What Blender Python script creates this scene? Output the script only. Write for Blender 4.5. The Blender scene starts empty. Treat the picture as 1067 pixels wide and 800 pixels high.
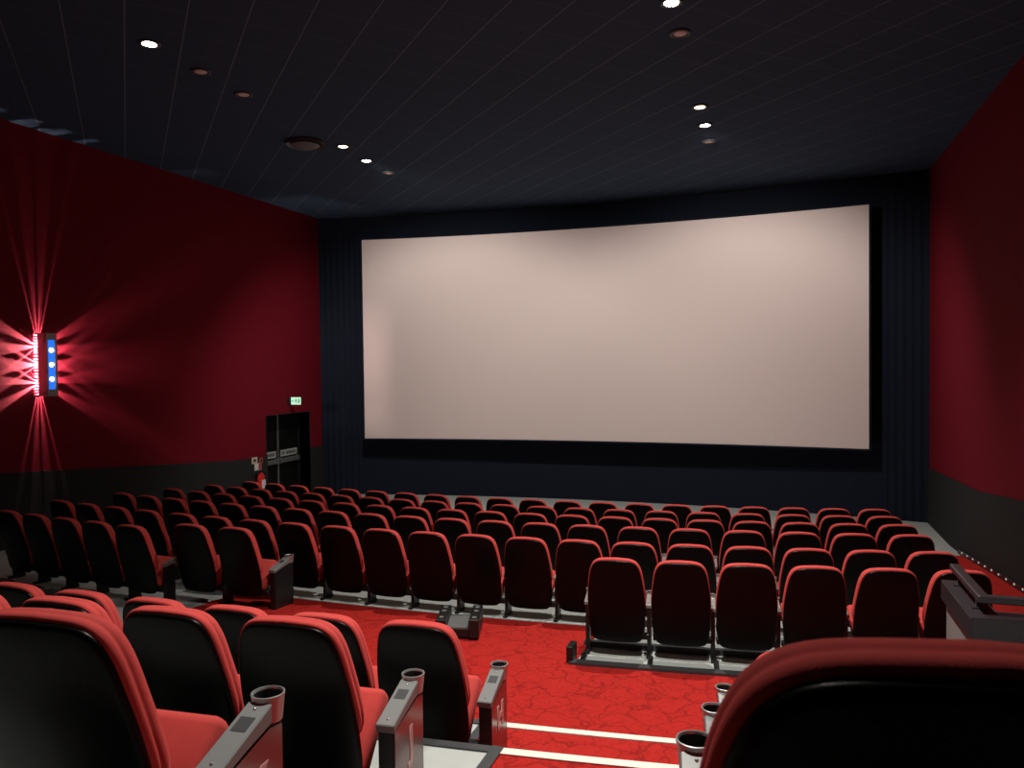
import bpy, bmesh, math, random
from mathutils import Vector, Matrix
random.seed(4)
C = bpy.context.scene.collection
ZO = 3.4                 # height of the camera above the level of the front apron
PI = math.pi
CUR = 0.0165             # curvature of the seat rows
def arc(x): return CUR * (x + 4.0) ** 2

# ------------------------------------------------------------------ materials
def nodes(name):
    m = bpy.data.materials.new(name); m.use_nodes = True
    nt = m.node_tree
    return m, nt, nt.nodes['Principled BSDF']
def mat(name, col, rough=0.5, metal=0.0, spec=0.5, sheen=0.0, noise=0.0, nscale=60.0, bump=0.0, bscale=300.0, coat=0.0):
    m, nt, b = nodes(name)
    b.inputs['Base Color'].default_value = (*col, 1)
    b.inputs['Roughness'].default_value = rough
    b.inputs['Metallic'].default_value = metal
    b.inputs['Specular IOR Level'].default_value = spec
    if coat: b.inputs['Coat Weight'].default_value = coat; b.inputs['Coat Roughness'].default_value = 0.15
    if sheen:
        b.inputs['Sheen Weight'].default_value = sheen; b.inputs['Sheen Roughness'].default_value = 0.4
        b.inputs['Sheen Tint'].default_value = (*[min(1, c * 1.6 + .05) for c in col], 1)
    tc = nt.nodes.new('ShaderNodeTexCoord')
    if noise:
        n = nt.nodes.new('ShaderNodeTexNoise'); n.inputs['Scale'].default_value = nscale; n.inputs['Detail'].default_value = 4
        nt.links.new(tc.outputs['Object'], n.inputs['Vector'])
        mx = nt.nodes.new('ShaderNodeMix'); mx.data_type = 'RGBA'
        mx.inputs[6].default_value = (*[c * (1 - noise) for c in col], 1)
        mx.inputs[7].default_value = (*[min(1, c * (1 + noise)) for c in col], 1)
        nt.links.new(n.outputs['Fac'], mx.inputs[0]); nt.links.new(mx.outputs[2], b.inputs['Base Color'])
    if bump:
        n2 = nt.nodes.new('ShaderNodeTexNoise'); n2.inputs['Scale'].default_value = bscale
        nt.links.new(tc.outputs['Object'], n2.inputs['Vector'])
        bp = nt.nodes.new('ShaderNodeBump'); bp.inputs['Strength'].default_value = bump; bp.inputs['Distance'].default_value = 0.004
        nt.links.new(n2.outputs['Fac'], bp.inputs['Height']); nt.links.new(bp.outputs['Normal'], b.inputs['Normal'])
    return m
def emit(name, col, strength):
    m, nt, b = nodes(name)
    b.inputs['Base Color'].default_value = (*[c * .3 for c in col], 1)
    b.inputs['Emission Color'].default_value = (*col, 1); b.inputs['Emission Strength'].default_value = strength
    return m

M = {}
M['fabric'] = mat('red_plush', (0.58, 0.070, 0.064), 0.9, spec=0.15, sheen=0.35, noise=0.10, nscale=25, bump=0.25, bscale=500)
M['shell'] = mat('black_shell_plastic', (0.004, 0.0038, 0.0038), 0.30, spec=0.12, bump=0.10, bscale=700)
M['black'] = mat('black_metal', (0.012, 0.012, 0.012), 0.4, spec=0.4)
M['arm'] = mat('grey_arm_plastic', (0.20, 0.21, 0.21), 0.38, spec=0.5, noise=0.06, nscale=90)
M['patch'] = mat('dark_inlay', (0.04, 0.042, 0.045), 0.5)
M['panel'] = mat('reflection_tinted_laminate', (0.13, 0.035, 0.035), 0.22, spec=0.6, coat=0.3)  # glossy black laminate; red reflection of carpet and seats put into its colour
M['letter'] = mat('silver_letter', (0.62, 0.40, 0.38), 0.35, metal=0.3)
M['cupin'] = mat('cup_inside', (0.008, 0.008, 0.008), 0.6)
M['cupout'] = mat('cup_metal', (0.42, 0.43, 0.43), 0.3, metal=0.6)
M['screw'] = mat('chrome', (0.8, 0.8, 0.8), 0.2, metal=1.0)
M['wallred'] = mat('red_wall_fabric', (0.165, 0.006, 0.016), 0.9, spec=0.1, noise=0.10, nscale=9, bump=0.2, bscale=250)
M['dado'] = mat('charcoal_dado', (0.020, 0.020, 0.021), 0.85, spec=0.2, noise=0.25, nscale=40, bump=0.3, bscale=200)
M['dark'] = mat('black_wall', (0.010, 0.014, 0.026), 0.9, spec=0.15, bump=0.2, bscale=150)
M['doorblk'] = mat('black_door_paint', (0.003, 0.003, 0.003), 0.6, spec=0.2)
M['steel'] = mat('brushed_steel', (0.30, 0.31, 0.32), 0.4, metal=0.7)
M['plate'] = mat('grey_sign_plate', (0.42, 0.44, 0.44), 0.5)
M['ink'] = mat('dark_ink', (0.02, 0.02, 0.02), 0.6)
M['vinyl'] = mat('grey_vinyl_floor', (0.46, 0.48, 0.47), 0.5, spec=0.3, noise=0.10, nscale=7)
M['trim'] = mat('dark_edge_trim', (0.05, 0.052, 0.056), 0.4)
M['nosing'] = mat('cream_nosing', (0.78, 0.74, 0.66), 0.55, noise=0.06, nscale=30)
M['screen'] = mat('screen_cloth', (0.84, 0.71, 0.69), 0.70, metal=0.35, spec=0.3)
M['ring'] = mat('lamp_ring', (0.05, 0.05, 0.05), 0.5)
M['lens_off'] = mat('unlit_lens', (0.80, 0.62, 0.60), 0.5)
M['exting'] = mat('extinguisher_red', (0.62, 0.02, 0.02), 0.3, spec=0.5)
M['cream'] = mat('cream_plate', (0.62, 0.55, 0.42), 0.6)
M['white'] = mat('white_plate', (0.7, 0.7, 0.7), 0.6)
M['redplate'] = mat('red_plate', (0.40, 0.05, 0.04), 0.6)
M['cap'] = mat('dark_parapet_cap', (0.030, 0.024, 0.028), 0.3, spec=0.5)
M['parapet'] = mat('grey_parapet', (0.17, 0.165, 0.16), 0.8, noise=0.10, nscale=12)
M['rail'] = mat('dark_rail_tube', (0.05, 0.04, 0.045), 0.3, metal=0.4)
M['sconce'] = mat('sconce_metal', (0.26, 0.23, 0.23), 0.5, metal=0.2)
M['dif'] = mat('diffuser_grey', (0.16, 0.16, 0.17), 0.6)
M['cool'] = emit('lamp_cool', (1.0, 0.97, 0.88), 40)
M['warm'] = emit('lamp_warm', (1.0, 0.80, 0.55), 9)
M['blue'] = emit('blue_glass_lit', (0.015, 0.16, 0.80), 1.1)
M['bulb'] = emit('bulb_lit', (1.0, 0.96, 0.93), 14)
M['exitg'] = emit('exit_sign_lit', (0.55, 0.95, 0.68), 0.85)
M['exitd'] = mat('exit_pictogram', (0.02, 0.22, 0.09), 0.6)
M['dot'] = emit('aisle_dot', (0.9, 0.88, 0.82), 0.35)

def carpet_mat():
    m, nt, b = nodes('red_patterned_carpet')
    L = nt.links; N = nt.nodes
    tc = N.new('ShaderNodeTexCoord')
    nz = N.new('ShaderNodeTexNoise'); nz.inputs['Scale'].default_value = 4.5; nz.inputs['Detail'].default_value = 3
    L.new(tc.outputs['Object'], nz.inputs['Vector'])
    add = N.new('ShaderNodeVectorMath'); add.operation = 'MULTIPLY_ADD'
    add.inputs[1].default_value = (0.35, 0.35, 0.35)
    L.new(nz.outputs['Color'], add.inputs[0]); L.new(tc.outputs['Object'], add.inputs[2])
    v = N.new('ShaderNodeTexVoronoi'); v.feature = 'DISTANCE_TO_EDGE'; v.inputs['Scale'].default_value = 4.2
    L.new(add.outputs[0], v.inputs['Vector'])
    v2 = N.new('ShaderNodeTexVoronoi'); v2.feature = 'DISTANCE_TO_EDGE'; v2.inputs['Scale'].default_value = 11
    L.new(add.outputs[0], v2.inputs['Vector'])
    r1 = N.new('ShaderNodeMapRange'); r1.inputs[1].default_value = 0.0; r1.inputs[2].default_value = 0.055
    r1.inputs[3].default_value = 0.62; r1.inputs[4].default_value = 1.0
    L.new(v.outputs['Distance'], r1.inputs[0])
    r2 = N.new('ShaderNodeMapRange'); r2.inputs[1].default_value = 0.0; r2.inputs[2].default_value = 0.06
    r2.inputs[3].default_value = 0.76; r2.inputs[4].default_value = 1.0
    L.new(v2.outputs['Distance'], r2.inputs[0])
    mu = N.new('ShaderNodeMath'); mu.operation = 'MULTIPLY'; L.new(r1.outputs[0], mu.inputs[0]); L.new(r2.outputs[0], mu.inputs[1])
    f = N.new('ShaderNodeTexNoise'); f.inputs['Scale'].default_value = 160; L.new(tc.outputs['Object'], f.inputs['Vector'])
    fr = N.new('ShaderNodeMapRange'); fr.inputs[1].default_value = 0.3; fr.inputs[2].default_value = 0.7; fr.inputs[3].default_value = 0.85; fr.inputs[4].default_value = 1.1
    L.new(f.outputs['Fac'], fr.inputs[0])
    mu2 = N.new('ShaderNodeMath'); mu2.operation = 'MULTIPLY'; L.new(mu.outputs[0], mu2.inputs[0]); L.new(fr.outputs[0], mu2.inputs[1])
    vm = N.new('ShaderNodeVectorMath'); vm.operation = 'SCALE'; vm.inputs[0].default_value = (0.44, 0.021, 0.017)
    L.new(mu2.outputs[0], vm.inputs['Scale']); L.new(vm.outputs[0], b.inputs['Base Color'])
    b.inputs['Roughness'].default_value = 0.95; b.inputs['Specular IOR Level'].default_value = 0.1
    bp = N.new('ShaderNodeBump'); bp.inputs['Strength'].default_value = 0.4; bp.inputs['Distance'].default_value = 0.005
    L.new(f.outputs['Fac'], bp.inputs['Height']); L.new(bp.outputs[0], b.inputs['Normal'])
    return m
M['carpet'] = carpet_mat()

def ceiling_mat():
    m, nt, b = nodes('dark_ceiling_tiles')
    L = nt.links; N = nt.nodes
    tc = N.new('ShaderNodeTexCoord'); sep = N.new('ShaderNodeSeparateXYZ'); L.new(tc.outputs['Object'], sep.inputs[0])
    def line(sign, off, w):
        a = N.new('ShaderNodeMath'); a.operation = 'ADD' if sign > 0 else 'SUBTRACT'
        L.new(sep.outputs['Y'], a.inputs[0]); L.new(sep.outputs['X'], a.inputs[1])
        s = N.new('ShaderNodeMath'); s.operation = 'MULTIPLY_ADD'; s.inputs[1].default_value = 1 / 0.88; s.inputs[2].default_value = off
        L.new(a.outputs[0], s.inputs[0])
        f = N.new('ShaderNodeMath'); f.operation = 'FRACT'; L.new(s.outputs[0], f.inputs[0])
        c = N.new('ShaderNodeMath'); c.operation = 'LESS_THAN'; c.inputs[1].default_value = w; L.new(f.outputs[0], c.inputs[0])
        return c
    l1 = line(1, -0.09, 0.022); l2 = line(-1, 0.03, 0.02)
    mx = N.new('ShaderNodeMath'); mx.operation = 'MAXIMUM'; L.new(l1.outputs[0], mx.inputs[0])
    h = N.new('ShaderNodeMath'); h.operation = 'MULTIPLY'; h.inputs[1].default_value = 0.35; L.new(l2.outputs[0], h.inputs[0])
    L.new(h.outputs[0], mx.inputs[1])
    nz = N.new('ShaderNodeTexNoise'); nz.inputs['Scale'].default_value = 180; L.new(tc.outputs['Object'], nz.inputs['Vector'])
    cr = N.new('ShaderNodeMix'); cr.data_type = 'RGBA'
    cr.inputs[6].default_value = (0.037, 0.063, 0.105, 1); cr.inputs[7].default_value = (0.14, 0.17, 0.23, 1)
    L.new(mx.outputs[0], cr.inputs[0]); L.new(cr.outputs[2], b.inputs['Base Color'])
    b.inputs['Roughness'].default_value = 0.9; b.inputs['Specular IOR Level'].default_value = 0.15
    bp = N.new('ShaderNodeBump'); bp.inputs['Strength'].default_value = 0.2; bp.inputs['Distance'].default_value = 0.004
    L.new(nz.outputs['Fac'], bp.inputs['Height']); L.new(bp.outputs[0], b.inputs['Normal'])
    return m
M['ceiling'] = ceiling_mat()

# ------------------------------------------------------------------ mesh helpers
def mk(name, bm, m, parent=None, smooth=False, angle=None):
    me = bpy.data.meshes.new(name)
    bmesh.ops.recalc_face_normals(bm, faces=bm.faces[:])
    bm.to_mesh(me); bm.free()
    me.materials.append(m)
    if smooth:
        for p in me.polygons: p.use_smooth = True
        if angle:
            me.set_sharp_from_angle(angle=math.radians(angle))
    o = bpy.data.objects.new(name, me); C.objects.link(o)
    if parent is not None: o.parent = parent
    return o
def empty(name, loc=(0, 0, 0), rz=0.0):
    o = bpy.data.objects.new(name, None); C.objects.link(o); o.location = loc; o.rotation_euler = (0, 0, rz)
    o.empty_display_size = 0.1
    return o
def tag(o, label=None, cat=None, group=None, kind=None):
    if label: o['label'] = label
    if cat: o['category'] = cat
    if group: o['group'] = group
    if kind: o['kind'] = kind
    return o
def box(bm, x0, x1, y0, y1, z0, z1, bevel=0.0, seg=2, mtx=None):
    vs = [bm.verts.new((x, y, z)) for x in (x0, x1) for y in (y0, y1) for z in (z0, z1)]
    fs = [(0, 1, 3, 2), (4, 6, 7, 5), (0, 4, 5, 1), (2, 3, 7, 6), (0, 2, 6, 4), (1, 5, 7, 3)]
    faces = [bm.faces.new([vs[i] for i in f]) for f in fs]
    if bevel:
        es = {e for f in faces for e in f.edges}
        r = bmesh.ops.bevel(bm, geom=list(es), offset=bevel, segments=seg, profile=0.5, affect='EDGES')
        vs = list({v for f in r['faces'] for v in f.verts} | {v for v in vs if v.is_valid})
    if mtx is not None:
        bmesh.ops.transform(bm, matrix=mtx, verts=[v for v in vs if v.is_valid])
    return vs
def lathe(bm, prof, seg=24, cx=0, cy=0, cz=0, axis='Z'):
    rings = []
    for r, h in prof:
        ring = []
        for k in range(seg):
            a = 2 * PI * k / seg
            p = (r * math.cos(a), r * math.sin(a), h)
            if axis == 'X': p = (h, r * math.cos(a), r * math.sin(a))
            ring.append(bm.verts.new((cx + p[0], cy + p[1], cz + p[2])))
        rings.append(ring)
    for a, b in zip(rings, rings[1:]):
        for k in range(seg):
            bm.faces.new((a[k], a[(k + 1) % seg], b[(k + 1) % seg], b[k]))
    return rings
def capring(bm, ring): bm.faces.new(ring)
def tube(bm, pts, r, seg=10):
    rings = []
    for i, p in enumerate(pts):
        p = Vector(p)
        d = (Vector(pts[min(i + 1, len(pts) - 1)]) - Vector(pts[max(i - 1, 0)])).normalized()
        up = Vector((0, 0, 1)) if abs(d.z) < .9 else Vector((1, 0, 0))
        a = d.cross(up).normalized(); b = d.cross(a).normalized()
        rings.append([bm.verts.new(p + r * (math.cos(2 * PI * k / seg) * a + math.sin(2 * PI * k / seg) * b)) for k in range(seg)])
    for a, b in zip(rings, rings[1:]):
        for k in range(seg): bm.faces.new((a[k], a[(k + 1) % seg], b[(k + 1) % seg], b[k]))
    bm.faces.new(rings[0]); bm.faces.new(rings[-1])
def quad(bm, *pts): return bm.faces.new([bm.verts.new(p) for p in pts])
def prism(bm, pts, z0, z1):
    a = [bm.verts.new((x, y, z0)) for x, y in pts]; b = [bm.verts.new((x, y, z1)) for x, y in pts]
    bm.faces.new(a); bm.faces.new(b)
    n = len(pts)
    for i in range(n): bm.faces.new((a[i], a[(i + 1) % n], b[(i + 1) % n], b[i]))

# ------------------------------------------------------------------ room shell
XL, XR = -11.36, 3.09
CZ = 3.92 + ZO
YB = -7.0
ROWS_S = [6.74 + 1.035 * i for i in range(6)]
TOPS = [-1.79, -1.864, -1.920, -2.015, -2.111, -2.202]
SH = 0.92
FZ = [t - SH for t in TOPS]
def lerp_tab(t, x):
    if x <= t[0][0]: return t[0][1]
    for (a, b), (c, d) in zip(t, t[1:]):
        if x <= c: return b + (d - b) * (x - a) / (c - a)
    return t[-1][1]
FLOOR_T = [(4.0, -2.71), (6.74, -2.71)] + list(zip(ROWS_S, FZ))[1:] + [(14.0, -3.33), (15.0, -3.385), (30, -3.385)]
def floor_z(x, y): return lerp_tab(FLOOR_T, y - arc(x)) + ZO
EDGE0 = 4.62                                   # front edge of the lowest terrace (on the row arc)
def front_y(x): return 18.78 - 0.0168 * (x + 4.1) ** 2

def surf(fn, xs, ys):
    bm = bmesh.new()
    g = [[bm.verts.new(fn(x, t)) for t in ys] for x in xs]
    for i in range(len(xs) - 1):
        for j in range(len(ys) - 1):
            bm.faces.new((g[i][j], g[i + 1][j], g[i + 1][j + 1], g[i][j + 1]))
    return bm
def lin(a, b, n): return [a + (b - a) * i / (n - 1) for i in range(n)]

# sloping grey floor in front of the terraces
def ff(x, s):
    y = s + arc(x)
    return (x, y, lerp_tab(FLOOR_T, s) + ZO)
o = mk('floor', surf(ff, lin(XL - .6, XR + .1, 42), sorted(set([4.4, 6.0] + ROWS_S + lin(6.2, 19.4, 40)))), M['vinyl'], smooth=True)
tag(o, kind='structure')
# red carpet: cross aisle, and the aisle along the right wall
def carpet_patch(name, x0, x1, s0, s1, n=24, lift=0.012):
    def f(x, s): return (x, s + arc(x), lerp_tab(FLOOR_T, s) + ZO + lift)
    bm = surf(f, lin(x0, x1, n), sorted(set(lin(s0, s1, 14))))
    r = bmesh.ops.extrude_face_region(bm, geom=bm.faces[:])
    for v in [g for g in r['geom'] if isinstance(g, bmesh.types.BMVert)]: v.co.z -= lift + 0.004
    o = mk(name, bm, M['carpet']); tag(o, kind='structure'); return o
carpet_patch('floor_carpet', -6.25, -1.70, EDGE0 - .05, 7.90)
carpet_patch('floor_carpet', -1.70, XR, EDGE0 - .05, 6.60)
carpet_patch('floor_carpet', 1.98, XR, 6.60, 13.9)

# terraces of the upper block
TZ = [(-1.12 * 9, 9), ]
LEV = [(-2.34, EDGE0), (-1.955, EDGE0 - 1.075), (-1.57, EDGE0 - 2.21), (-1.185, EDGE0 - 3.35), (-0.80, EDGE0 - 4.49)]
AX0, AX1 = -1.31, -0.36                        # stair aisle
for i, (z, s1) in enumerate(LEV):
    AX0 = -1.76 if i == 0 else -1.31
    s0 = LEV[i + 1][1] - .02 if i + 1 < len(LEV) else YB - 5
    for (xa, xb, m, nm) in ((XL, AX0, M['vinyl'], 'floor_terrace'), (AX0, AX1, M['carpet'], 'floor_stair'), (AX1, XR, M['vinyl'], 'floor_terrace')):
        bm = bmesh.new()
        n = max(3, int((xb - xa) / .6) + 2)
        xs = lin(xa, xb, n)
        if i + 1 < len(LEV): back = [(x, s0 + arc(x)) for x in reversed(xs)]
        else: back = [(xb, YB), (xa, YB)]
        prism(bm, [(x, s1 + arc(x)) for x in xs] + back, -3.9 + ZO, z + ZO)
        tag(mk(nm, bm, m), kind='structure')
    # nosing on the stair, dark trim on the terrace edges
    if i < 4:
        bm = bmesh.new(); xs = lin(AX0 + .01, AX1 - .01, 5)
        prism(bm, [(x, s1 + arc(x) + .006) for x in xs] + [(x, s1 + arc(x) - .055) for x in reversed(xs)], z + ZO - .03, z + ZO + .008)
        tag(mk('trim_%d' % (i + 1), bm, M['nosing']), kind='structure')
        for k, (xa, xb) in enumerate(((XL, AX0), (AX1, XR))):
            bm = bmesh.new(); xs = lin(xa, xb, 14)
            prism(bm, [(x, s1 + arc(x) + .008) for x in xs] + [(x, s1 + arc(x) - .05) for x in reversed(xs)], z + ZO - .05, z + ZO + .010)
            tag(mk('trim_%d' % (10 + 2 * i + k), bm, M['trim']), kind='structure')
        bm = bmesh.new()                       # dark strip between vinyl and stair carpet
        y0, y1 = LEV[i + 1][1] + arc(AX0), s1 + arc(AX0)
        box(bm, AX0 - .05, AX0 + .012, y0, y1 + .006, z + ZO - .02, z + ZO + .012)
        tag(mk('trim_%d' % (30 + i), bm, M['trim']), kind='structure')

# ceiling
bm = bmesh.new(); box(bm, XL - .2, XR + .2, YB - .2, 19.4, CZ, CZ + .15)
tag(mk('ceiling', bm, M['ceiling']), kind='structure')
# back wall
bm = bmesh.new(); box(bm, XL - .2, XR + .2, YB - .2, YB, -4 + ZO, CZ)
tag(mk('wall_back', bm, M['dark']), kind='structure')
# front wall: curved, black, pleated cloth beside the screen
def fw(x, t):
    d = abs(x + 4.03) - 6.3
    w = 0.012 * math.sin(x * 2 * PI / .16) if d > 0 else 0.0
    return (x, front_y(x) - w, -4 + ZO + t * (CZ + 4 - ZO))
bm = surf(fw, lin(XL - .4, XR + .2, 620), [0, .25, .5, .75, 1])
tag(mk('wall_front', bm, M['dark'], smooth=True), kind='structure')

# side walls
DL = [(-7.0, 0.20), (0.0, -0.75), (8.82, -1.59), (14.2, -2.05), (15.5, -2.10), (17.31, -2.10), (18.6, -2.07)]
DR = [(-7.0, 0.0), (0.0, -0.75), (11.56, -1.84), (13.86, -2.08), (17.74, -2.23), (18.6, -2.25)]
DY0, DY1, DZ = 15.50, 17.31, -1.15            # exit doorway in the left wall
def wall_strip(xw, th, pts, lower, upper):
    bm = bmesh.new()
    for (ya, yb) in pts:
        za0, za1 = lower(ya), upper(ya); zb0, zb1 = lower(yb), upper(yb)
        vs = [bm.verts.new(p) for p in ((xw, ya, za0), (xw, yb, zb0), (xw, yb, zb1), (xw, ya, za1), (xw + th, ya, za0), (xw + th, yb, zb0), (xw + th, yb, zb1), (xw + th, ya, za1))]
        for f in ((0, 1, 2, 3), (4, 7, 6, 5), (0, 4, 5, 1), (1, 5, 6, 2), (2, 6, 7, 3), (3, 7, 4, 0)): bm.faces.new([vs[i] for i in f])
    return bm
dl = lambda y: lerp_tab(DL, y) + ZO
dr = lambda y: lerp_tab(DR, y) + ZO
top = lambda y: CZ
bot = lambda y: -4 + ZO
tops = lambda y: DZ + ZO
segL = [(-7, 0), (0, 8.82), (8.82, 14.2), (14.2, DY0)]
bm = wall_strip(XL, -.3, segL + [(DY1, 18.6)], dl, top)
b2 = wall_strip(XL, -.3, [(DY0, DY1)], tops, top)
me = bpy.data.meshes.new('t'); b2.to_mesh(me); b2.free(); bm.from_mesh(me)
tag(mk('wall_left', bm, M['wallred']), kind='structure')
bm = wall_strip(XL + .03, -.33, segL + [(DY1, 18.6)], bot, dl)
tag(mk('wall_left_dado', bm, M['dado']), kind='structure')
segR = [(-7, 0), (0, 11.56), (11.56, 13.86), (13.86, 17.74), (17.74, 18.6)]
tag(mk('wall_right', wall_strip(XR, .3, segR, dr, top), M['wallred']), kind='structure')
tag(mk('wall_right_dado', wall_strip(XR - .03, .33, segR, bot, dr), M['dado']), kind='structure')

# exit doorway: reveal, double doors, bars, plates
FD = -3.385 + ZO
XD = XL - .33
bm = bmesh.new()
box(bm, XD - .3, XL + .012, DY1, DY1 + .015, FD - .3, DZ + ZO)
box(bm, XD - .3, XL + .012, DY0 - .015, DY0, FD - .3, DZ + ZO)
box(bm, XD - .3, XL + .012, DY0, DY1, DZ + ZO, DZ + ZO + .015)
tag(mk('trim_50', bm, M['dado']), kind='structure')
mid = (DY0 + DY1) / 2
dr_root = empty('door_1', (XD, mid, FD)); tag(dr_root, kind='structure')
for s in (-1, 1):
    bm = bmesh.new()
    y0, y1 = (0.006, DY1 - mid - .02) if s > 0 else (-(mid - DY0) + .02, -.006)
    box(bm, -.05, 0, y0, y1, 0, DZ - -3.385 - .02, .004)
    leaf = mk('door_leaf', bm, M['doorblk'], dr_root)
    bm = bmesh.new(); box(bm, .015, .075, y0 + .04, y1 - .04, 1.00, 1.11, .012)
    box(bm, -.001, .02, y0 + .04, y0 + .12, .98, 1.13); box(bm, -.001, .02, y1 - .12, y1 - .04, .98, 1.13)
    mk('push_bar', bm, M['steel'], leaf)
    bm = bmesh.new(); box(bm, -.001, .008, y0 + .10, y1 - .08, 1.15, 1.31)
    pl = mk('door_plate', bm, M['plate'], leaf)
    bm = bmesh.new()
    rr = random.Random(3)
    yy = y0 + .14
    while yy < y1 - .14:
        w = rr.choice((.022, .03, .035))
        if rr.random() > .15: box(bm, .0081, .0095, yy, yy + w, 1.19, 1.27)
        yy += w + .016
    mk('plate_marks', bm, M['ink'], leaf)
bm = bmesh.new(); box(bm, .0, .016, -.03, .03, 0, DZ + 3.385 - .03, .004)
mk('meeting_strip', bm, M['steel'], dr_root)
bm = bmesh.new(); box(bm, .0, .06, .28, .52, 2.12, 2.18, .01); tube(bm, [(.06, .40, 2.15), (.18, .36, 2.15)], .012)
mk('door_closer', bm, M['black'], dr_root)

# exit sign on a bracket
ey, ez = mid, -0.83 + ZO
es = empty('exit_sign', (XL, ey, ez))
tag(es, 'small lit green and white exit sign on bracket above the double doors', 'sign')
bm = bmesh.new(); box(bm, 0, .07, -.04, .04, -.07, .07, .006); box(bm, .06, .10, -.02, .02, -.03, .05); mk('bracket', bm, M['black'], es)
bm = bmesh.new(); box(bm, .095, .355, -.022, .022, -.09, .09, .006); mk('lit_face', bm, M['exitg'], es)
bm = bmesh.new()
yf = -.0245
def sq(a, b, c, d): box(bm, a, b, yf, yf + .004, c, d)
sq(.24, .26, .035, .055); sq(.225, .25, -.005, .032); sq(.20, .23, .012, .02); sq(.25, .275, .005, .014)
sq(.22, .232, -.05, -.003); sq(.245, .27, -.025, -.015); sq(.262, .27, -.05, -.02)
sq(.31, .335, -.055, .055); sq(.125, .17, -.006, .006); sq(.125, .137, -.02, .02)
mk('pictogram', bm, M['exitd'], es)
# fire extinguisher and the plates above it
fx = empty('fire_extinguisher', (XL + .13, 15.10, -2.93 + ZO))
tag(fx, 'red fire extinguisher hung on the dark dado beside the double doors', 'fire extinguisher')
bm = bmesh.new(); R_ = lathe(bm, [(.0, 0), (.07, 0), (.085, .02), (.085, .40), (.07, .455), (.03, .48), (.03, .51), (0, .51)], 20); mk('cylinder_body', bm, M['exting'], fx, True, 40)
bm = bmesh.new(); box(bm, -.03, .03, -.025, .025, .51, .545, .005); box(bm, -.02, .02, -.13, .02, .55, .565); box(bm, -.02, .02, -.11, .02, .525, .538); mk('valve_handle', bm, M['black'], fx)
bm = bmesh.new(); tube(bm, [(.0, .05, .53), (.05, .10, .50), (.06, .105, .40), (.055, .10, .15)], .012, 8); mk('hose', bm, M['black'], fx, True)
bm = bmesh.new(); box(bm, .05, .088, -.055, .055, .14, .34, .004); mk('paper_label', bm, M['white'], fx)
bm = bmesh.new(); box(bm, -.13, -.06, -.03, .03, .36, .42); box(bm, -.13, -.11, -.03, .03, .2, .5); mk('wall_bracket', bm, M['black'], fx)
def wall_plate(name, y, z, w, h, m, label, band=None):
    r = empty(name, (XL + .03, y, z + ZO)); tag(r, label, 'sign')
    bm = bmesh.new(); box(bm, 0, .012, -w / 2, w / 2, -h / 2, h / 2, .003, 1); mk('plate', bm, m, r)
    bm = bmesh.new()
    if band: box(bm, .0125, .014, 0.01, w / 2 - .01, -h / 2 + .01, h / 2 - .01)
    else: box(bm, .0125, .014, -w / 4, w / 4, -h / 5, h / 5)
    mk('printed_mark', bm, band or M['ink'], r)
wall_plate('notice_plate', 15.00, -2.14, .20, .15, M['cream'], 'cream notice plate on the dado, above and beside the fire extinguisher')
wall_plate('call_point', 15.24, -2.17, .13, .13, M['redplate'], 'small dark red call point plate right by the black doorway')
wall_plate('instruction_plate', 15.12, -2.30, .25, .16, M['white'], 'white and red instruction plate directly above the fire extinguisher', M['redplate'])

# ------------------------------------------------------------------ cinema screen
sc = empty('cinema_screen', (-4.03, 18.2, -1.86 + ZO))
tag(sc, 'huge pale pinkish white curved cinema screen on the black front wall', 'screen')
def scr(x, t): return (x, 18.26 - .0143 * x * x - 18.2, t * 5.11)
g = surf(scr, lin(-5.96, 5.96, 60), lin(0, 1, 6))
bmesh.ops.recalc_face_normals(g, faces=g.faces[:])
r = bmesh.ops.extrude_face_region(g, geom=g.faces[:])
for v in [q for q in r['geom'] if isinstance(q, bmesh.types.BMVert)]: v.co.y += .05
mk('screen_cloth', g, M['screen'], sc)
bm = bmesh.new()
def frame_strip(x0, x1, z0, z1, n):
    xs = lin(x0, x1, n)
    for a, b in zip(xs, xs[1:]):
        ya, yb = .06 - .0143 * a * a, .06 - .0143 * b * b
        va = [bm.verts.new(p) for p in ((a, ya - .02, z0), (b, yb - .02, z0), (b, yb - .02, z1), (a, ya - .02, z1), (a, ya + .12, z0), (b, yb + .12, z0), (b, yb + .12, z1), (a, ya + .12, z1))]
        for f in ((0, 1, 2, 3), (4, 7, 6, 5), (0, 4, 5, 1), (1, 5, 6, 2), (2, 6, 7, 3), (3, 7, 4, 0)): bm.faces.new([va[i] for i in f])
frame_strip(-6.0, 6.0, -.04, 0, 40); frame_strip(-6.0, 6.0, 5.11, 5.15, 40)
frame_strip(-6.0, -5.96, 0, 5.11, 2); frame_strip(5.96, 6.0, 0, 5.11, 2)
mk('masking_frame', bm, M['dark'], sc)

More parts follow.
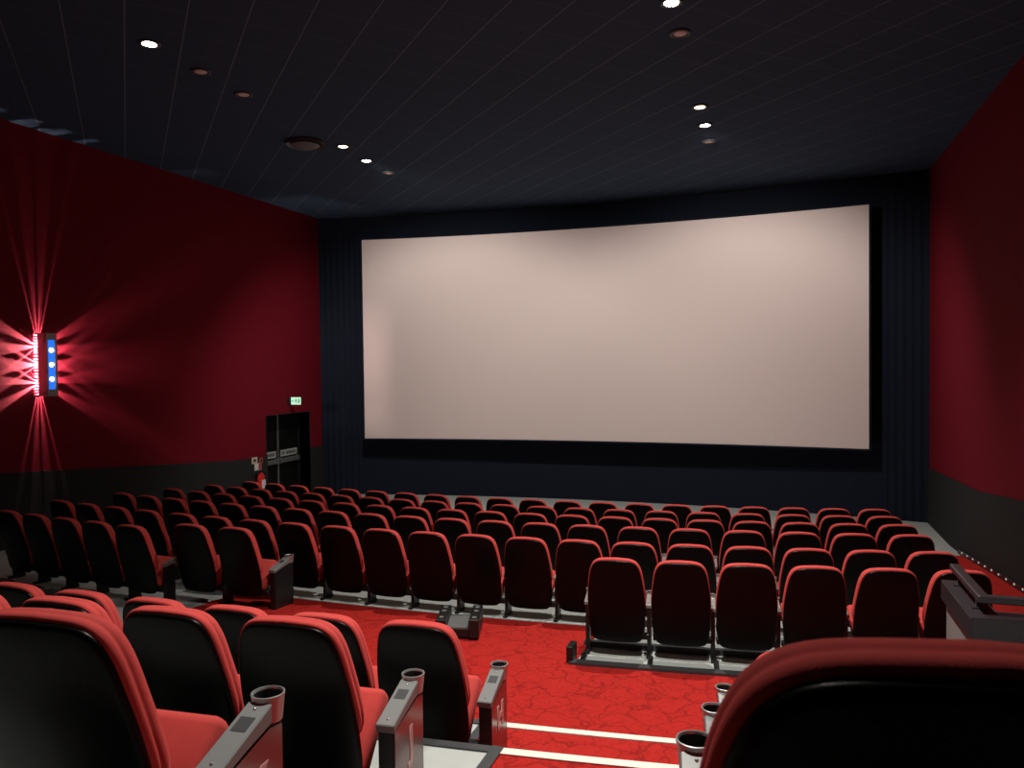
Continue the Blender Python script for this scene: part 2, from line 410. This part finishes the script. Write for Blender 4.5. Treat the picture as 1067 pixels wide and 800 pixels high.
# ------------------------------------------------------------------ seats
def y_s(z): return lerp_tab([(-.1, .23), (.1, .19), (.3, .155), (.5, .105), (.7, .052), (.85, .018), (.95, 0.0)], z)
def crom(pts, n=5):
    out = []
    P = [pts[0]] + pts + [pts[-1]]
    for i in range(1, len(P) - 2):
        p0, p1, p2, p3 = P[i - 1], P[i], P[i + 1], P[i + 2]
        for k in range(n):
            t = k / n
            out.append(tuple(.5 * (2 * p1[j] + (p2[j] - p0[j]) * t + (2 * p0[j] - 5 * p1[j] + 4 * p2[j] - p3[j]) * t * t + (3 * p1[j] - p0[j] - 3 * p2[j] + p3[j]) * t ** 3) for j in (0, 1)))
    out.append(pts[-1])
    return out
def closed(half):
    h = crom(half)
    return h + [(-x, z) for x, z in reversed(h[1:-1])]
SHELL_H = [(0, .115), (.13, .118), (.205, .130), (.240, .18), (.257, .29), (.262, .44), (.256, .60), (.238, .74), (.218, .83), (.185, .885), (.125, .912), (0, .920)]
CUSH_H = [(0, .40), (.16, .40), (.225, .405), (.248, .44), (.2605, .50), (.257, .60), (.241, .74), (.221, .835), (.188, .892), (.127, .921), (0, .930)]
def normals2(o):
    n = len(o); out = []
    for i in range(n):
        a, b = o[i - 1], o[(i + 1) % n]
        dx, dz = b[0] - a[0], b[1] - a[1]; L = math.hypot(dx, dz) or 1
        out.append((dz / L, -dx / L))
    return out
def loft(outline, layers, back_rings, front_rings, e0, e1, centre, back_inset, front_inset, wrap=.34, bulge=0.0):
    bm = bmesh.new(); N = normals2(outline)
    def ring(pts, e, bl=0):
        out = []
        for (x, z), k in pts:
            out.append(bm.verts.new((x, y_s(z) + wrap * x * x + e + bl * (1 - k * k), z)))
        return out
    def off(d): return [((x + nx * d, z + nz * d), 1) for (x, z), (nx, nz) in zip(outline, N)]
    def sc_(base, k): return [((centre[0] + (p[0] - centre[0]) * k, centre[1] + (p[1] - centre[1]) * k), k) for p, _ in base]
    rings = []
    bb = off(back_inset)
    for k in back_rings: rings.append(ring(sc_(bb, k), e0))
    for d, e in layers: rings.append(ring(off(d), e))
    fb = off(front_inset)
    for k in front_rings: rings.append(ring(sc_(fb, k), e1, bulge))
    n = len(outline)
    for a, b in zip(rings, rings[1:]):
        for i in range(n): bm.faces.new((a[i], a[(i + 1) % n], b[(i + 1) % n], b[i]))
    for rg, k, e in ((rings[0], 0, e0), (rings[-1], 0, e1)):
        bl = bulge if rg is rings[-1] else 0
        c = bm.verts.new((centre[0], y_s(centre[1]) + e + bl, centre[1]))
        for i in range(n): bm.faces.new((rg[i], rg[(i + 1) % n], c))
    return bm
SHO = closed(SHELL_H); CUO = closed(CUSH_H)
def shell_bm():
    return loft(SHO, [(-.020, .0), (-.009, .002), (-.003, .006), (0, .012), (0, .020)], (.25, .5, .75, .9), (.6, .2), 0.0, .022, (0, .52), -.03, -.01)
def cushion_bm():
    return loft(CUO, [(-.004, .018), (.003, .024), (.006, .036), (.0055, .046), (.002, .051), (.0055, .056), (.006, .072), (.001, .090), (-.010, .102), (-.026, .110)], (.5,), (.9, .7, .45, .2), .016, .112, (0, .66), -.02, -.03, bulge=-.006)
PADM = Matrix.Translation((0, .280, .185)) @ Matrix.Rotation(math.radians(-42), 4, 'X')   # the cushions are half tipped up
def seatpad_bm():
    bm = bmesh.new(); box(bm, -.236, .236, -.052, .050, 0, .37, .036, 3)
    for v in bm.verts:
        w = v.co.z / .345
        v.co.x *= .90 + .10 * math.sin(min(1, .15 + w * 1.3) * PI / 2)
        if v.co.y < 0: v.co.y -= .012 * (1 - (v.co.x / .24) ** 2) * math.sin(w * PI)
    bmesh.ops.transform(bm, matrix=PADM, verts=bm.verts[:]); return bm
def pan_bm():
    bm = bmesh.new(); box(bm, -.215, .215, .045, .064, .02, .32, .008, 2); box(bm, -.205, -.18, .02, .07, -.03, .10, .004, 1); box(bm, .18, .205, .02, .07, -.03, .10, .004, 1)
    bmesh.ops.transform(bm, matrix=PADM, verts=bm.verts[:]); return bm
def beam_bm():
    bm = bmesh.new(); box(bm, -.255, .288, .26, .32, .13, .185, .006, 1); return bm
def slab(bm, x, w, p):               # arm slab: p = [(y, z_bottom, z_top)...]
    rows_ = []
    for y, a, b in p:
        rows_.append([bm.verts.new(v) for v in ((x - w / 2, y, a), (x + w / 2, y, a), (x + w / 2, y, b), (x - w / 2, y, b))])
    for a, b in zip(rows_, rows_[1:]):
        for i in range(4): bm.faces.new((a[i], a[(i + 1) % 4], b[(i + 1) % 4], b[i]))
    bm.faces.new(rows_[0]); bm.faces.new(rows_[-1])
def arm_bm(x, w, y0, yc, zc, rise, rc, hz=.085):
    bm = bmesh.new()
    y1 = yc - rc * .8
    ztop = lambda y: zc - rise * (yc - y) / (yc - y0)
    slab(bm, x, w, [(y0, ztop(y0) - .035, ztop(y0)), ((y0 + y1) / 2, ztop((y0 + y1) / 2) - .045, ztop((y0 + y1) / 2)), (y1, ztop(y1) - .062, ztop(y1))])
    es_ = [e for e in bm.edges]
    bmesh.ops.bevel(bm, geom=es_, offset=.004, segments=1, affect='EDGES')
    return bm
def cup_bm(x, yc, zc, rc, h):
    bm = bmesh.new()
    lathe(bm, [(0, -h), (rc * .82, -h), (rc * .97, -.012), (rc, -.004), (rc, 0.002), (rc - .004, .003), (rc - .007, 0), (rc - .010, -.03), (rc * .72, -h + .008), (0, -h + .008)], 24, x, yc, zc)
    return bm
def cupin_bm(x, yc, zc, rc, h):
    bm = bmesh.new()
    lathe(bm, [(rc - .0085, -.006), (rc - .0125, -.03), (rc * .70, -h + .011), (0, -h + .011)], 24, x, yc, zc)
    return bm
MID = dict(x=.286, w=.056, y0=.262, yc=.50, zc=.515, rise=.055, rc=.042, h=.10)
END = dict(x=.320, w=.086, y0=.285, yc=.615, zc=.515, rise=.095, rc=.054, h=.085)
def add_arm(root, side, kind, letter=None):
    P = MID if kind == 'mid' else END
    x = P['x'] * side
    a = mk('armrest', arm_bm(x, P['w'], P['y0'], P['yc'], P['zc'], P['rise'], P['rc']), M['arm'], root)
    mk('cup_holder', cup_bm(x, P['yc'], P['zc'], P['rc'], P['h']), M['arm'] if kind == 'mid' else M['cupout'], a, True, 50)
    mk('cup_lining', cupin_bm(x, P['yc'], P['zc'], P['rc'], P['h']), M['cupin'], a, True)
    zt = lambda y: P['zc'] - P['rise'] * (P['yc'] - y) / (P['yc'] - P['y0'])
    for yy in (P['y0'] + .035, P['yc'] - P['rc'] - .02):
        bm = bmesh.new(); lathe(bm, [(.006, -.002), (.006, .002), (.003, .004), (0, .004)], 8, x, yy, zt(yy))
        mk('screw_head', bm, M['screw'], a, True)
    bm = bmesh.new()
    if kind == 'mid':
        box(bm, x - .018, x + .018, .27, .42, -.04, zt(.27) - .03, .004, 1)
        box(bm, x - .022, x + .022, .21, .42, -.04, .010)
        mk('arm_support', bm, M['black'], root)
    else:
        slab(bm, x, P['w'] - .014, [(.295, -.04, zt(.295) - .03), (.56, -.04, zt(.56) - .06), (.635, -.04, P['zc'] - .092)])
        bmesh.ops.bevel(bm, geom=bm.edges[:], offset=.004, segments=1, affect='EDGES')
        sup = mk('end_standard', bm, M['black'], root)
        bm = bmesh.new()
        xs = x + side * (P['w'] / 2 - .007)
        slab(bm, xs + side * .002, .006, [(.302, .02, zt(.302) - .040), (.56, .02, zt(.56) - .07), (.628, .02, P['zc'] - .10)])
        mk('side_panel', bm, M['panel'] if letter else M['black'], sup)
        bm = bmesh.new()
        slab(bm, x, P['w'] - .034, [(P['yc'] - .17, zt(P['yc'] - .17) + .0005, zt(P['yc'] - .17) + .0015), (P['yc'] - .11, zt(P['yc'] - .11) + .0005, zt(P['yc'] - .11) + .0015)])
        mk('dark_inlay', bm, M['patch'], a)
        if letter:
            cu = bpy.data.curves.new('row_letter', 'FONT'); cu.body = letter; cu.size = .19; cu.extrude = .0015; cu.offset = .007; cu.align_x = 'CENTER'
            to = bpy.data.objects.new('tmp_text', cu); C.objects.link(to)
            dg = bpy.context.evaluated_depsgraph_get()
            me = bpy.data.meshes.new_from_object(to.evaluated_get(dg))
            bpy.data.objects.remove(to); bpy.data.curves.remove(cu)
            me.name = 'row_letter'; me.materials.clear(); me.materials.append(M['letter'])
            # text x -> seat +y, text y -> z, facing +x
            Mx = Matrix(((0, 0, 1, xs + side * .006), (1.0, 0, 0, .48), (0, 1, 0, .20), (0, 0, 0, 1)))
            me.transform(Mx)
            lo = bpy.data.objects.new('row_letter', me); C.objects.link(lo); lo.parent = sup
            lo['label'] = 'pale row letter %s' % letter
def make_seat(right='mid', left=None, letter=None, beam=True):
    r = empty('cinema_chair')
    mk('back_shell', shell_bm(), M['shell'], r, True, 60)
    mk('back_cushion', cushion_bm(), M['fabric'], r, True)
    mk('seat_cushion', seatpad_bm(), M['fabric'], r, True)
    mk('seat_pan', pan_bm(), M['black'], r)
    mk('seat_beam', beam_bm(), M['black'], r)
    if right: add_arm(r, 1, right, letter)
    if left: add_arm(r, -1, left)
    return r
def children(o): return [c for c in bpy.data.objects if c.parent is o]
def copy_tree(o, parent=None, kids=None):
    c = o.copy(); C.objects.link(c)
    if parent is not None: c.parent = parent
    for ch in kids[o.name]: copy_tree(ch, c, kids)
    return c
PROTO = {}; KIDS = {}
def get_seat(key):
    right, left, letter = key
    if key not in PROTO:
        r = make_seat(right, left, letter)
        PROTO[key] = r
        for o in [r] + list(r.children_recursive): KIDS[o.name] = list(o.children)
        return r
    return copy_tree(PROTO[key], None, KIDS)
def place(key, x, y, z, rz, label, group):
    o = get_seat(key); o.location = (x, y, z); o.rotation_euler = (0, 0, rz)
    if 'label' in o: del o['label']
    return tag(o, label, 'chair', group)

# measured seat columns of the six front rows (x along the row)
ROWX = {
 2: [1.49, .94, .35, -.21, -.78, -1.36, -1.93, -2.50, -3.05, -3.58, -4.14, -4.76, -5.39, -5.98, -6.59, -7.17, -7.82, -8.41, -9.03, -9.62],
 3: [1.46, .87, .29, -.31, -.91, -1.50, -2.11, -2.70, -3.30, -3.89, -4.46, -5.01, -5.56, -6.13, -6.70, -7.27, -7.82, -8.36, -8.93, -9.49],
 4: [1.47, .92, .35, -.21, -.78, -1.35, -1.92, -2.48, -3.05, -3.63, -4.21, -4.79, -5.35, -5.95, -6.57, -7.17, -7.76, -8.33, -8.91, -9.51],
 5: [1.45, .87, .28, -.32, -.92, -1.51, -2.11, -2.70, -3.27, -3.84, -4.44, -5.01, -5.58, -6.15, -6.74, -7.31, -7.86, -8.41, -8.98, -9.56],
 6: [1.45, .88, .34, -.21, -.77, -1.36, -1.91, -2.49, -3.06, -3.62, -4.22, -4.82, -5.41, -6.00, -6.60, -7.19, -7.77, -8.35, -8.93, -9.53]}
ORD = ['front', 'second', 'third', 'fourth', 'fifth', 'sixth']
NTH = ['', '2nd', '3rd', '4th', '5th', '6th', '7th', '8th', '9th', '10th']
def nth_text(k, n):
    if k < n / 2: return ('end seat' if k == 0 else NTH[k] + ' seat') + (' at' if k == 0 else ' from') + ' the handrail end'
    k = n - 1 - k
    return ('end seat' if k == 0 else NTH[k] + ' seat') + (' at' if k == 0 else ' from') + ' the exit door end'
def slope_rz(x): return math.atan(2 * CUR * (x + 4.0))
for row in (6, 5, 4, 3, 2):
    xs = ROWX[row]; n = len(xs)
    # even out the spacing a little
    av = [(xs[0] + (xs[-1] - xs[0]) * k / (n - 1)) for k in range(n)]
    xs = [.75 * a + .25 * b for a, b in zip(xs, av)]
    for _ in range(200):
        for q in range(n - 1):
            need = .574 * math.cos(slope_rz(xs[q])) + .001 - (xs[q] - xs[q + 1])
            if need > 0:
                if q > 0: xs[q] += need / 2
                xs[q + 1] -= need / 2
    fi = 6 - row
    rowname = ['first', 'second', 'third', 'fourth', 'fifth'][fi] + ' row from the screen'
    for k, x in enumerate(xs):
        key = ('mid', 'mid' if k == n - 1 else None, None)
        place(key, x, ROWS_S[row - 1] + arc(x), FZ[row - 1] + ZO, slope_rz(x),
              'red plush seat, ' + nth_text(k, n).replace(' seat ', ' ') + ', ' + rowname, 'seats of the ' + rowname)
# nearest row of the front block: six seats on a skid, a loose pair, five at the far end
WORD = ['end', 'second', 'third', 'fourth', 'fifth', 'sixth']
xs = [1.52, .95, .37, -.20, -.77, -1.35]
for k, x in enumerate(xs):
    key = ('mid', 'mid' if k == 5 else None, None)
    lab = ('red plush seat at the stair aisle end of the six seats on the grey skid' if k == 5 else
           'red plush seat beside the handrail, end of the six seats on the skid' if k == 0 else
           'red plush seat, %s from the handrail of the six seats on the skid' % WORD[k])
    place(key, x, ROWS_S[0] + arc(x), FZ[0] + ZO + .012, slope_rz(x), lab, 'six seats on the grey skid')
place(('mid', None, None), -6.325, 7.11, FZ[0] + ZO, -.03, 'red plush seat of the set-forward pair, the one without the flat side arm', 'pair of seats set forward')
place(('end', None, None), -5.70, 7.10, FZ[0] + ZO, -.03, 'red plush seat of the set-forward pair, with flat end arm at the carpet', 'pair of seats set forward')
for k, x in enumerate([-6.965, -7.535, -8.10, -8.675, -9.25]):
    lab = ['red plush seat next to the set-forward pair, end of the dark group of five',
           'red plush seat, second from the set-forward pair in the dark group of five',
           'red plush seat in the middle of the dark group of five near the sconce',
           'red plush seat, fourth from the set-forward pair in the dark group of five',
           'red plush seat farthest from the set-forward pair in the dark group of five'][k]
    place(('mid', 'mid' if k == 4 else None, None), x, ROWS_S[0] + arc(x), FZ[0] + ZO, slope_rz(x), lab, 'dark group of five seats')

# upper block, rows H, J, K to the left of the stair
UP = {'H': (3.70, -2.34), 'J': (2.545, -1.955), 'K': (1.39, -1.57)}
cnt = {'H': 7, 'J': 4, 'K': 1}
for L, (s, z) in UP.items():
    for k in range(cnt[L]):
        x = {'H': -1.86, 'J': -1.875, 'K': -1.83}[L] - .582 * k
        key = ('end', None, L) if k == 0 else ('mid', 'mid' if k == cnt[L] - 1 else None, None)
        lab = ('large red seat at the stair with row letter %s on its end panel' % L if k == 0 else
               'red seat of lettered row %s, %s from the stair' % (L, ['', 'second', 'third', 'fourth', 'fifth', 'sixth', 'seventh'][k]))
        place(key, x, s + arc(x), z + ZO, slope_rz(x), lab, 'seats of row ' + L)
# to the right of the stair: the end seats of the rows below, and the close seat
RB = [(.145, 3.61, -2.34, 'red seat right of the stair, lowest of three whose cup holders line the stair'),
      (.17, 2.438, -1.955, 'red seat right of the stair, middle of three whose cup holders line the stair'),
      (.195, 1.335, -1.57, 'red seat right of the stair, hidden, its big cup holder beside the close seat')]
for x, s, z, lab in RB:
    place(('mid', 'end', None), x, s + arc(x), z + ZO, slope_rz(x), lab, 'end seats right of the stair')
close = place(('mid', None, None), .185, .70, -.265 - SH + ZO, .13, 'large dim red seat seen from close behind, right of the stair', None)

# ------------------------------------------------------------------ skid under the six seats, floor dock
sk = empty('seat_skid', (-.05, 6.9, FZ[0] + ZO))
tag(sk, 'low dark grey metal skid under the six seats beside the red carpet', 'platform')
def arc_bar(xa, xb, s0, s1, z0, z1, n=12):
    bm = bmesh.new(); xs = lin(xa, xb, n)
    pts = [(x + .05, s1 + arc(x) - 6.9) for x in xs] + [(x + .05, s0 + arc(x) - 6.9) for x in reversed(xs)]
    prism(bm, pts, z0, z1); return bm
mk('rear_rail', arc_bar(-1.74, 1.90, 6.60, 6.69, -.01, .035), M['trim'], sk)
mk('front_rail', arc_bar(-1.74, 1.90, 7.20, 7.26, -.05, .02), M['trim'], sk)
for k, x in enumerate((-1.66, -1.06, -.485, .085, .66, 1.235, 1.83)):
    bm = bmesh.new(); box(bm, -.022, .022, -.30, .0, -.03, .03, .003, 1)
    c = mk('cross_member', bm, M['black'], sk); c.location = (x + .05, 6.92 + arc(x) - 6.9, .0); c.rotation_euler = (0, 0, slope_rz(x))
bm = bmesh.new(); box(bm, -1.72, -1.66, 6.63 - 6.9 + .09, 6.8 - 6.9 + .09, 0, .16, .006, 1); mk('end_block', bm, M['black'], sk)

dk = empty('floor_dock', (-3.02, 7.24, FZ[0] + ZO + .012), .27)
tag(dk, 'black steel floor dock with two raised side rails on red carpet', 'floor dock')
bm = bmesh.new(); box(bm, -.115, .115, -.20, .24, .0, .085, .004, 1); mk('base_box', bm, M['black'], dk)
bm = bmesh.new()
vs = [bm.verts.new(p) for p in ((-.11, -.19, .088), (.11, -.19, .088), (.11, .10, .115), (-.11, .10, .115))]; f = bm.faces.new(vs)
r = bmesh.ops.extrude_face_region(bm, geom=[f])
for v in [q for q in r['geom'] if isinstance(q, bmesh.types.BMVert)]: v.co.z += .006
mk('deck_plate', bm, M['steel'], dk)
for s in (-1, 1):
    bm = bmesh.new(); box(bm, s * .165 - .05, s * .165 + .05, -.235, .245, 0, .185, .006, 1)
    rl = mk('side_rail', bm, M['black'], dk)
    for yy in (-.15, .05, .17):
        bm = bmesh.new(); box(bm, s * .165 - .022, s * .165 + .022, yy - .02, yy + .02, .185, .190, .002, 1)
        mk('fixing_plate', bm, M['steel'], rl)

# ------------------------------------------------------------------ parapet with handrail at the right
px, py, pz, pf = 1.065, 4.95, -1.465 + ZO, -2.72 + ZO
pp = empty('parapet', (px, py, pf))
tag(pp, 'grey half-height parapet with dark cap at the front of the right terrace', 'parapet')
H = pz - pf
bm = bmesh.new(); box(bm, .03, .13, 0.03, .80, -.3, H - .08); box(bm, .13, XR - px - .035, .03, .16, -.3, H - .08)
mk('parapet_panel', bm, M['parapet'], pp)
bm = bmesh.new()
prism(bm, [(0, 0), (XR - px - .03, .10), (XR - px - .03, .24), (.16, .16), (.16, .82), (0, .82)], H - .13, H)
bmesh.ops.bevel(bm, geom=bm.edges[:], offset=.006, segments=2, affect='EDGES')
mk('cap', bm, M['cap'], pp)
bm = bmesh.new()
zr = H + .085
box(bm, .055, .115, .12, .84, zr - .02, zr + .022, .008, 2); box(bm, .055, XR - px - .03, .075, .135, zr - .02, zr + .022, .008, 2)
hr = mk('handrail', bm, M['rail'], pp)
for (x, y) in ((.085, .22), (.085, .70), (.35, .105), (1.2, .105)):
    bm = bmesh.new(); box(bm, x - .012, x + .012, y - .012, y + .012, H - .01, zr); box(bm, x - .04, x + .04, y - .035, y + .035, H - .002, H + .008)
    mk('rail_bracket', bm, M['rail'], hr)

# dotted light strip along the skirting of the right wall
al = empty('aisle_light_strip', (XR - .036, 11.0, floor_z(XR, 11.0)))
tag(al, 'black skirting strip with tiny light dots along the right wall aisle', 'light strip')
bm = bmesh.new()
ys = lin(9.5, 15.0, 24)
for a, b in zip(ys, ys[1:]):
    za, zb = floor_z(XR, a) - floor_z(XR, 11), floor_z(XR, b) - floor_z(XR, 11)
    vs = [bm.verts.new(p) for p in ((-.03, a - 11, za), (-.03, b - 11, zb), (-.03, b - 11, zb + .09), (-.03, a - 11, za + .09), (0, a - 11, za), (0, b - 11, zb), (0, b - 11, zb + .09), (0, a - 11, za + .09))]
    for f in ((0, 1, 2, 3), (4, 7, 6, 5), (0, 4, 5, 1), (1, 5, 6, 2), (2, 6, 7, 3), (3, 7, 4, 0)): bm.faces.new([vs[i] for i in f])
mk('strip_body', bm, M['black'], al)
for k in range(12):
    y = 10.6 + k * .37
    bm = bmesh.new(); lathe(bm, [(.016, 0), (.016, .006), (.008, .012), (0, .012)], 10)
    d = mk('light_dot', bm, M['dot'], al, True); d.location = (-.03, y - 11, floor_z(XR, y) - floor_z(XR, 11) + .06); d.rotation_euler = (0, -PI / 2, 0)

# ------------------------------------------------------------------ wall sconce
sy, sz = 9.54, 0.09 + ZO
GAP = .10
sn = empty('wall_sconce', (XL, sy, sz))
tag(sn, 'tall glowing wall sconce with blue front and starburst on red wall', 'wall lamp')
bm = bmesh.new()
hw, hh, dp = .095, .51, .20
box(bm, GAP, GAP + dp, -hw, -hw + .01, -hh, hh); box(bm, GAP, GAP + dp, hw - .01, hw, -hh, hh)
box(bm, GAP, GAP + dp, -hw + .01, hw - .01, hh - .01, hh); box(bm, GAP, GAP + dp, -hw + .01, hw - .01, -hh, -hh + .01)
box(bm, GAP, GAP + .01, -hw + .01, hw - .01, -hh + .01, hh - .01)
fx0, fx1 = GAP + dp - .012, GAP + dp
box(bm, fx0, fx1, -hw + .01, -.072, -hh + .01, hh - .01); box(bm, fx0, fx1, .058, hw - .01, -hh + .01, hh - .01)
box(bm, fx0, fx1, -.072, .058, .40, hh - .01); box(bm, fx0, fx1, -.072, .058, -hh + .01, -.40)
mk('lamp_housing', bm, M['sconce'], sn)
bm = bmesh.new(); box(bm, fx0 - .012, fx0, -.075, .062, -.41, .41); mk('blue_window', bm, M['blue'], sn)
for k in (-1, 0, 1):
    bm = bmesh.new(); lathe(bm, [(.034, 0), (.034, .012), (.022, .028), (0, .034)], 18)
    b_ = mk('bulb', bm, M['bulb'], sn, True); b_.location = (fx0 - .002, -.007, .235 * k); b_.rotation_euler = (0, PI / 2, 0)
bm = bmesh.new()
rr = random.Random(11)
nf = 21
for k in range(nf + 1):
    z = -hh + 2 * hh * k / nf + rr.uniform(-.006, .006); t = .007 + .006 * rr.random()
    for s in (-1, 1): box(bm, 0, GAP, s * (hw - .014) - .012, s * (hw - .014) + .012, z - t, z + t)
for k in range(1, 6):
    y = -hw + 2 * hw * k / 6
    for s in (-1, 1): box(bm, 0, GAP, y - .009, y + .009, s * (hh - .014) - .012, s * (hh - .014) + .012)
mk('fin_grille', bm, M['sconce'], sn)
def point(name, loc, power, col, r=.01):
    l = bpy.data.lights.new(name, 'POINT'); l.energy = power; l.color = col; l.shadow_soft_size = r
    o = bpy.data.objects.new(name, l); C.objects.link(o); o.location = loc; return o
for k in (-1, 0, 1): point('sconce_lamp', (XL + .078, sy, sz + .30 * k), 190, (1.0, .80, .74), .004)

# ------------------------------------------------------------------ ceiling lamps
def downlight(x, y, state, label):
    r = empty('ceiling_downlight', (x, y, CZ)); tag(r, label, 'ceiling light', 'ceiling downlights')
    bm = bmesh.new(); lathe(bm, [(.075, -.0), (.125, -.0), (.13, -.012), (.105, -.022), (.082, -.014), (.075, 0)], 28); mk('trim_ring', bm, M['ring'], r, True)
    bm = bmesh.new(); rg = lathe(bm, [(.078, -.004), (.078, -.014), (.05, -.020), (0, -.022)], 24); mk('lamp_lens', bm, {'cool': M['cool'], 'warm': M['warm'], 'off': M['lens_off']}[state], r, True)
def spot(x, y, power, col, size=160, blend=1.0, rad=.06, tilt=0):
    l = bpy.data.lights.new('downlight_beam', 'SPOT'); l.energy = power; l.color = col; l.spot_size = math.radians(size); l.spot_blend = blend; l.shadow_soft_size = rad
    o = bpy.data.objects.new('downlight_beam', l); C.objects.link(o); o.location = (x, y, CZ - .06); o.rotation_euler = (math.radians(tilt), 0, 0); return o
LAMPS = [(-7.09, 7.56, 'cool', 'bright ceiling downlight nearest the sconce wall, well back from the screen'),
         (-7.13, 8.49, 'off', 'unlit ceiling downlight just ahead of the bright lamp by the sconce wall'),
         (-7.16, 9.40, 'off', 'second unlit ceiling downlight ahead of the bright lamp by the sconce wall'),
         (-7.21, 12.2, 'warm', 'small warm ceiling downlight beside the round air diffuser'),
         (-7.30, 13.2, 'cool', 'bright ceiling downlight just past the warm one by the round diffuser'),
         (-7.35, 14.2, 'off', 'unlit ceiling downlight near the screen, on the exit door side'),
         (-1.02, 8.64, 'cool', 'bright ceiling downlight over the stair side, at the top edge'),
         (-1.02, 9.47, 'off', 'unlit pinkish ceiling downlight just below the lamp at the top edge'),
         (-1.03, 12.28, 'warm', 'small warm ceiling downlight right above the brighter one'),
         (-1.03, 13.24, 'cool', 'bright ceiling downlight just past the small warm one, right half'),
         (-1.04, 14.24, 'off', 'unlit ceiling downlight right below the bright one, toward the screen')]
for a in LAMPS: downlight(*a)
COOL = (1.0, .95, .86); WARM = (1.0, .78, .52)
spot(-7.09, 7.56, 50, COOL, 130); spot(-7.30, 13.2, 670, COOL, 124, .6, tilt=36); spot(-7.21, 12.2, 80, WARM, 130)
spot(-1.02, 8.64, 1200, COOL, 118, .85); spot(-1.03, 13.24, 670, COOL, 124, .6, tilt=36); spot(-1.03, 12.28, 80, WARM, 130)
spot(-1.03, 4.1, 1550, COOL, 104, .95, tilt=3)  # unseen lamp added out of view to light the near seats; no fitting

# ceiling air diffuser
df = empty('air_diffuser', (-7.69, 11.76, CZ)); tag(df, 'round dark air diffuser hanging just under the ceiling tiles', 'vent')
bm = bmesh.new(); lathe(bm, [(.30, 0), (.34, -.02), (.33, -.06), (.27, -.03), (.26, 0)], 32); mk('outer_ring', bm, M['ring'], df, True, 40)
bm = bmesh.new(); lathe(bm, [(.0, -.10), (.16, -.10), (.24, -.06), (.235, -.05), (.15, -.085), (0, -.085)], 32); mk('centre_cone', bm, M['dif'], df, True, 40)
bm = bmesh.new(); tube(bm, [(0, 0, 0), (0, 0, -.09)], .02); mk('hanger', bm, M['ring'], df)

# ------------------------------------------------------------------ camera, world, view
yaw, pitch, roll, F = 3.23815748e-01, -2.48742586e-02, -1.18445721e-02, 806.8
f = Vector((-math.sin(yaw) * math.cos(pitch), math.cos(yaw) * math.cos(pitch), math.sin(pitch)))
r0 = Vector((math.cos(yaw), math.sin(yaw), 0)); u0 = r0.cross(f)
r2 = math.cos(roll) * r0 + math.sin(roll) * u0; u2 = -math.sin(roll) * r0 + math.cos(roll) * u0
cd = bpy.data.cameras.new('camera'); cam = bpy.data.objects.new('camera', cd); C.objects.link(cam)
cam.matrix_world = Matrix(((r2.x, u2.x, -f.x, 0), (r2.y, u2.y, -f.y, 0), (r2.z, u2.z, -f.z, ZO), (0, 0, 0, 1)))
cd.sensor_width = 36; cd.lens = 36 * F / 1067; cd.clip_start = .02; cd.clip_end = 100
cd.dof.use_dof = True; cd.dof.focus_distance = 7.0; cd.dof.aperture_fstop = 9.0
S = bpy.context.scene; S.camera = cam
w = bpy.data.worlds.new('world'); w.use_nodes = True; S.world = w
w.node_tree.nodes['Background'].inputs[0].default_value = (0, 0, 0, 1); w.node_tree.nodes['Background'].inputs[1].default_value = 0
S.view_settings.view_transform = 'Standard'; S.view_settings.look = 'None'; S.view_settings.gamma = 1; S.view_settings.exposure = 0
S.view_settings.use_curve_mapping = False
S.cycles.use_denoising = True
S.cycles.sample_clamp_indirect = 4
S.cycles.max_bounces = 10; S.cycles.diffuse_bounces = 6
